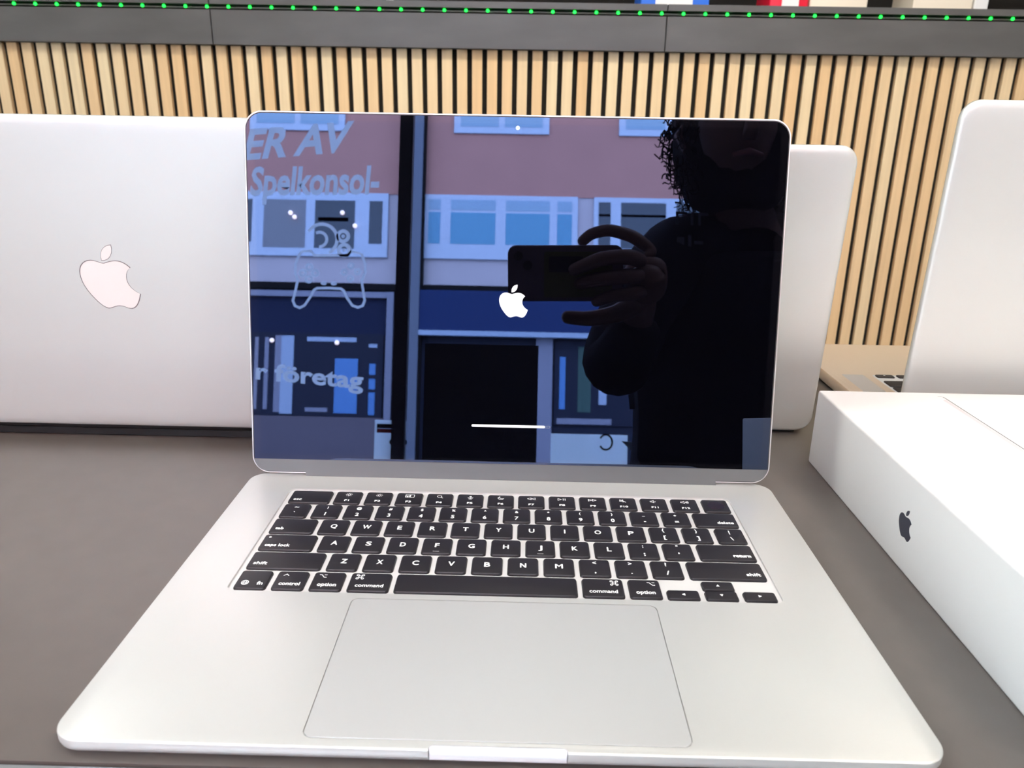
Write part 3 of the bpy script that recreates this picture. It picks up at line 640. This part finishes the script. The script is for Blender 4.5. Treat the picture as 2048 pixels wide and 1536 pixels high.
jk = skin('jacket', [
    [(590, -870, 20, 190, 130), (585, -790, 150, 200, 135), (575, -690, 260, 195, 125), (568, -610, 335, 165, 85), (550, -560, 385, 85, 70), (540, -540, 402, 70, 60)],
    [2, (440, -545, 350, 72), (352, -440, 215, 60), (306, -362, 112, 54), (318, -335, 130, 48), (330, -308, 166, 38), (334, -294, 184, 34)],
    [2, (730, -570, 315, 76), (790, -500, 190, 64), (775, -430, 60, 52), (710, -340, 34, 40)],
    [0, (575, -800, -120, 190, 130)],
], JACK, per)
# loose front of the jacket hanging towards the table
g = G(); pts = []
for k in range(9):
    t = k/8; z = 330-380*t
    pts.append([(332+6*math.sin(k*1.3)+ (70*(1-t) if t < .25 else 0), -505-60*(1-t)*.3, z), (470, -470+10*math.sin(k), z), (600, -455, z), (740, -480, z), (800, -540, z), (740, -640, z), (560, -680, z), (400, -620, z)])
g.loft(pts); o = g.mk('jacket_front', JACK, per, 80)
m_ = o.modifiers.new('u', 'SUBSURF'); m_.levels = 2; m_.render_levels = 2
skin('trousers', [[(590, -860, 20, 150, 110), (515, -850, -60, 95), (500, -835, -330, 75), (495, -868, ZF+120, 58)], [0, (680, -850, -60, 95), (700, -835, -330, 75), (705, -868, ZF+120, 58)]], TROU, per)
for x in (492, 708):
    g = G(); rbox(g, x-45, -930, x+45, -690, 40, [(4, ZF), (0, ZF+12), (2, ZF+40), (14, ZF+70)], 6); g.mk('shoe', SHOE, per, 60)
# face
for sx_ in (-27, 27): G().ball((hx+sx_, hy+76, hz+22), 9, 12, 8).mk('eye', EYE, per, 60)
g = G(); g.loft([[(hx-5, hy+78, hz+26), (hx+5, hy+78, hz+26), (hx+4, hy+72, hz+30), (hx-4, hy+72, hz+30)], [(hx-12, hy+82, hz-10), (hx+12, hy+82, hz-10), (hx+8, hy+100, hz-4), (hx-8, hy+100, hz-4)], [(hx-9, hy+74, hz-16), (hx+9, hy+74, hz-16), (hx+5, hy+92, hz-15), (hx-5, hy+92, hz-15)]]); g.mk('nose', SKIN, per, 80)
g = G(); g.tube([(hx-22, hy+68, hz-36), (hx, hy+78, hz-34), (hx+22, hy+68, hz-36)], [3, 5.5, 3], 8); g.mk('mouth', LIPS, per, 60)
for s_ in (-1, 1): g = G(); g.tube([(hx+s_*76, hy-4, hz+38), (hx+s_*86, hy-10, hz+20), (hx+s_*78, hy, hz-8)], [5, 9, 5], 8); g.mk('ear', SKIN, per, 60)
# curls
rnd = random.Random(3); g = G()
rings = []
for k in range(1, 12):
    t = PI*k/12; q_ = math.sin(t)**0.55; rings.append([(hx+8+100*q_*math.cos(a), hy-34+84*q_*math.sin(a), hz+26-125*math.cos(t)) for a in [2*PI*i/20 for i in range(20)]])
g.loft(rings)
for i in range(760):
    a = rnd.uniform(0, 2*PI); el = rnd.uniform(-0.95, 1.4); ce = math.cos(el)**0.5
    if math.sin(a) > 0.62 and el < 0.75: continue      # leave the face free
    r_ = rnd.uniform(84, 100); c = Vector((hx+8+r_*ce*math.cos(a), hy-25+r_*.9*ce*math.sin(a), hz+30+r_*1.25*math.sin(el)))
    out = Vector((math.cos(a)*math.cos(el), math.sin(a)*math.cos(el), math.sin(el)*.6-.25)).normalized()
    q = out.orthogonal().normalized(); q2 = out.cross(q); rad = rnd.uniform(4, 8); ln = rnd.uniform(16, 34); ph0 = rnd.uniform(0, 6)
    pts = [tuple(c + out*(ln*t/13) - Vector((0, 0, 10*(t/13)**2)) + (q*math.cos(ph0+t*.95)+q2*math.sin(ph0+t*.95))*rad) for t in range(14)]
    g.tube(pts, rnd.uniform(.7, 1.5), 4)
g.mk('hair', HAIR, per, 80)
# worn print on the chest
g = G(T=lambda p: (p[0], -452+p[2]-.12*(p[0]-430), p[1]))
for i, (x, z, w_, h_) in enumerate(((412, 352, 4, 18), (412, 368, 18, 4), (436, 352, 4, 18), (448, 352, 4, 18), (448, 368, 16, 4), (414, 320, 12, 12), (432, 318, 5, 18), (442, 322, 14, 5), (420, 300, 10, 5))):
    g.prism([(x, z), (x+w_, z), (x+w_, z+h_), (x, z+h_)], 0, .8)
g.mk('chest_print', PRN, per)
# ================================================================ things on the window ledge
BLK = mat('matt_black_board', (0.006, 0.006, 0.008), 0.8); WBD = mat('white_board', (0.72, 0.76, 0.82), 0.5)
lz = ZF+520
e = empty('display_stand', (73, -1215, lz), 'tall plain black display stand on the window ledge', 'display stand')
G().box((-69, -1225, lz+12), (218, -1200, 232)).mk('panel', BLK, e); G().box((-80, -1270, lz), (228, -1160, lz+12)).mk('foot', BLK, e)
G().box((258, YS-2, -190), (462, YS, 10)).mk('frosted_panel', STK, win2)['label'] = 'pale frosted panel low on the glass'
g = on_pane(lambda g: stroke(g, arc(404, -10, 17, 150, -150, 16, 20), 5, 3)); g.mk('dark_curl', BLK, win2)['label'] = 'dark curl on the pale panel'
# ================================================================ the street and the house across it
ASPH = mat('asphalt', (0.10, 0.10, 0.105), 0.9, noise=(2, 0.2, (1, 1, 1))); PAVE = mat('paving', (0.22, 0.2, 0.22), 0.9, noise=(1.5, 0.15, (1, 1, 1)))
RENDR = mat('red_render', (0.40, 0.18, 0.15), 0.85, noise=(1.2, 0.10, (1, 1, 1))); STONE = mat('grey_stone_band', (0.42, 0.36, 0.38), 0.8, noise=(1, .08, (1, 1, 1)))
WFR = mat('white_window_wood', (0.40, 0.45, 0.55), 0.5); PGL = mat('window_pane_dark', (0.035, 0.045, 0.06), 0.15, 0, 1.5); PBL = mat('pane_blue_blind', (0.08, 0.25, 0.38), 0.4); PLT = mat('pane_light_blind', (0.22, 0.33, 0.43), 0.5)
PGR = mat('pane_grey_blind', (0.17, 0.17, 0.19), 0.6)
NAVY = mat('navy_fascia', (0.008, 0.022, 0.085), 0.7, spec=0.2); NAVD = mat('dark_shopfront', (0.008, 0.011, 0.026), 0.6, spec=0.2); LEDG = mat('dark_ledge', (0.008, 0.008, 0.009), 0.9, spec=0.05); GREYS = mat('grey_metal_strip', (0.18, 0.18, 0.24), 0.5)
PLUM = mat('plum_plinth', (0.10, 0.08, 0.10), 0.8); SKYB = mat('lit_blue_panel', (0.06, 0.18, 0.42), 0.5); PALE = mat('pale_column', (0.28, 0.34, 0.45), 0.6); WARM = mat('warm_lamp', (1, 1, 1), 0.5, emit=(1, 0.62, 0.4), estr=14)
YF = -14000
structure(G().box((-30000, YF-4000, ZF-60), (30000, YW-60, ZF-52)).mk('floor_street', ASPH))
o = G().box((-15000, YF+260, ZF-52), (15000, YF+2600, ZF+10)).mk('sidewalk', PAVE); tag(o, 'grey paving in front of the red house across the street', 'sidewalk')
hs = empty('apartment_building', (0, YF, ZF), 'red rendered house with white window bands across the street', 'building')
G().box((-12000, YF-3000, 4380), (12000, YF, 14000)).mk('upper_wall', RENDR, hs)
G().box((-12000, YF-3000, 2640), (12000, YF-20, 4380)).mk('stone_band', STONE, hs)
G().box((-12000, YF-3000, ZF), (12000, YF-60, 2640)).mk('shopfront_wall', NAVD, hs)
G().box((-12000, YF-60, 2500), (12000, YF+60, 2620)).mk('ledge', LEDG, hs)
def facade_window(x0, x1, z0, z1, panes):
    f = G().box((x0, YF-20, z0), (x1, YF+40, z1)).mk('window', WFR, hs)
    for a, b_, c, d, m in panes: G().box((a, YF+41, c), (b_, YF+46, d)).mk('pane', m, f)
for gx, kind in ((-7000+.0, 0), (-3470, 0), (0, 1), (3270, 2)):
    # each band: narrow, wide, wide, narrow
    L = [(-1680, -1450), (-1250, -390), (-190, 650), (800, 1080)]; P = []
    if gx < -1000: L = [(-1860+a*0+0, -1620) if i == 0 else ((-1390, -580) if i == 1 else ((-400, 370) if i == 2 else (650, 900))) for i, a in enumerate(range(4))]
    for i, (a, b_) in enumerate(L):
        if kind == 1:
            P.append((gx+a, gx+b_, 3430, 4040, PBL)); P.append((gx+a, gx+b_, 4090, 4290, PLT))
        elif kind == 2: P.append((gx+a, gx+b_, 3400, 4290, PGL)); P.append((gx+a, gx+b_, 4010, 4060, WFR))
        else: P.append((gx+a, gx+b_, 3300 if i in (1, 2) else 3400, 4230, PGR if i == 1 else PGL)); P.append((gx+a+60, gx+b_-120, 3820, 3900, PLT)) if i == 2 else None
    facade_window(gx+L[0][0]-90, gx+L[3][1]+110, 3140, 4385, P)
for x0, x1 in ((-8600, -6700), (-5200, -3350), (-1230, 610), (1960, 3850), (5400, 7300)):
    for z0 in (5600, 8800):
        facade_window(x0, x1, z0, z0+1500, [(x0+130, (x0+x1)/2-60, z0+130, z0+1380, PLT), ((x0+x1)/2+60, x1-130, z0+130, z0+1380, PLT)])
# shops below
G().box((-9000, YF-20, 2350), (-2300, YF+80, 2460)).mk('metal_strip', GREYS, hs)
G().box((-2150, YF-20, 1740), (6000, YF+220, 2500)).mk('shop_sign_board', NAVY, hs)
G().box((-2150, YF+60, 1640), (6000, YF+240, 1735)).mk('light_trim', PALE, hs)
G().box((-9000, YF-50, 1640), (-2450, YF-10, 2340)).mk('shop_sign_board', mat('deep_navy_board', (0.005, 0.01, 0.035), 0.7, spec=0.2), hs)
G().box((-9000, YF-50, ZF), (-2450, YF+60, 60)).mk('plinth', PLUM, hs)
G().box((-2420, YF-50, ZF), (-2290, YF+120, 2460)).mk('column', GREYS, hs)
G().box((-2200, YF-50, ZF), (-1790, YF+250, 14000)).mk('pilaster', mat('blue_grey_pilaster', (0.10, 0.115, 0.155), 0.7), hs)
G().box((-1790, YF-50, ZF), (-1750, YF+200, 14000)).mk('drainpipe', LEDG, hs)
G().box((440, YF-50, ZF), (760, YF+60, 1640)).mk('column', GREYS, hs)
f = G().box((-5080, YF-55, 70), (-2480, YF-5, 1660)).mk('shop_window', NAVD, hs)
for a, b_, c, d, m in ((-4950, -4880, 180, 1560, GREYS), (-4760, -4680, 180, 1560, GREYS), (-4560, -4440, 130, 1600, GREYS), (-4440, -4200, 100, 1600, PALE), (-3950, -3000, 1500, 1585, PALE), (-3400, -2960, 130, 1180, SKYB), (-3950, -3520, 150, 230, GREYS),
                       (-2740, -2620, 880, 1090, SKYB), (-2740, -2620, 600, 800, SKYB), (-2740, -2620, 110, 540, SKYB), (-2760, -2600, 1400, 1470, PALE)):
    G().box((a, YF-4, c), (b_, YF, d)).mk('window_display', m, f)
f = G().box((800, YF-55, 0), (2800, YF-5, 1600)).mk('shop_window', NAVD, hs)
for a, b_, c, d, m in ((900, 1010, 300, 1300, SKYB), (1250, 1500, 250, 1500, mat('dark_green_display', (0.02, 0.06, 0.05), .6)), (1650, 1800, 400, 900, PALE), (860, 1900, 20, 130, GREYS)):
    G().box((a, YF-4, c), (b_, YF, d)).mk('window_display', m, f)
for x, z in ((-4330, 3960), (-4250, 3880), (-3330, 3980), (-3080, 3730), (-4620, 1500), (-3370, 1480)):
    G().ball((x, YF+90 if z > 3000 else YF+20, z), 42, 12, 8).mk('wall_lamp', WARM, hs, 60)
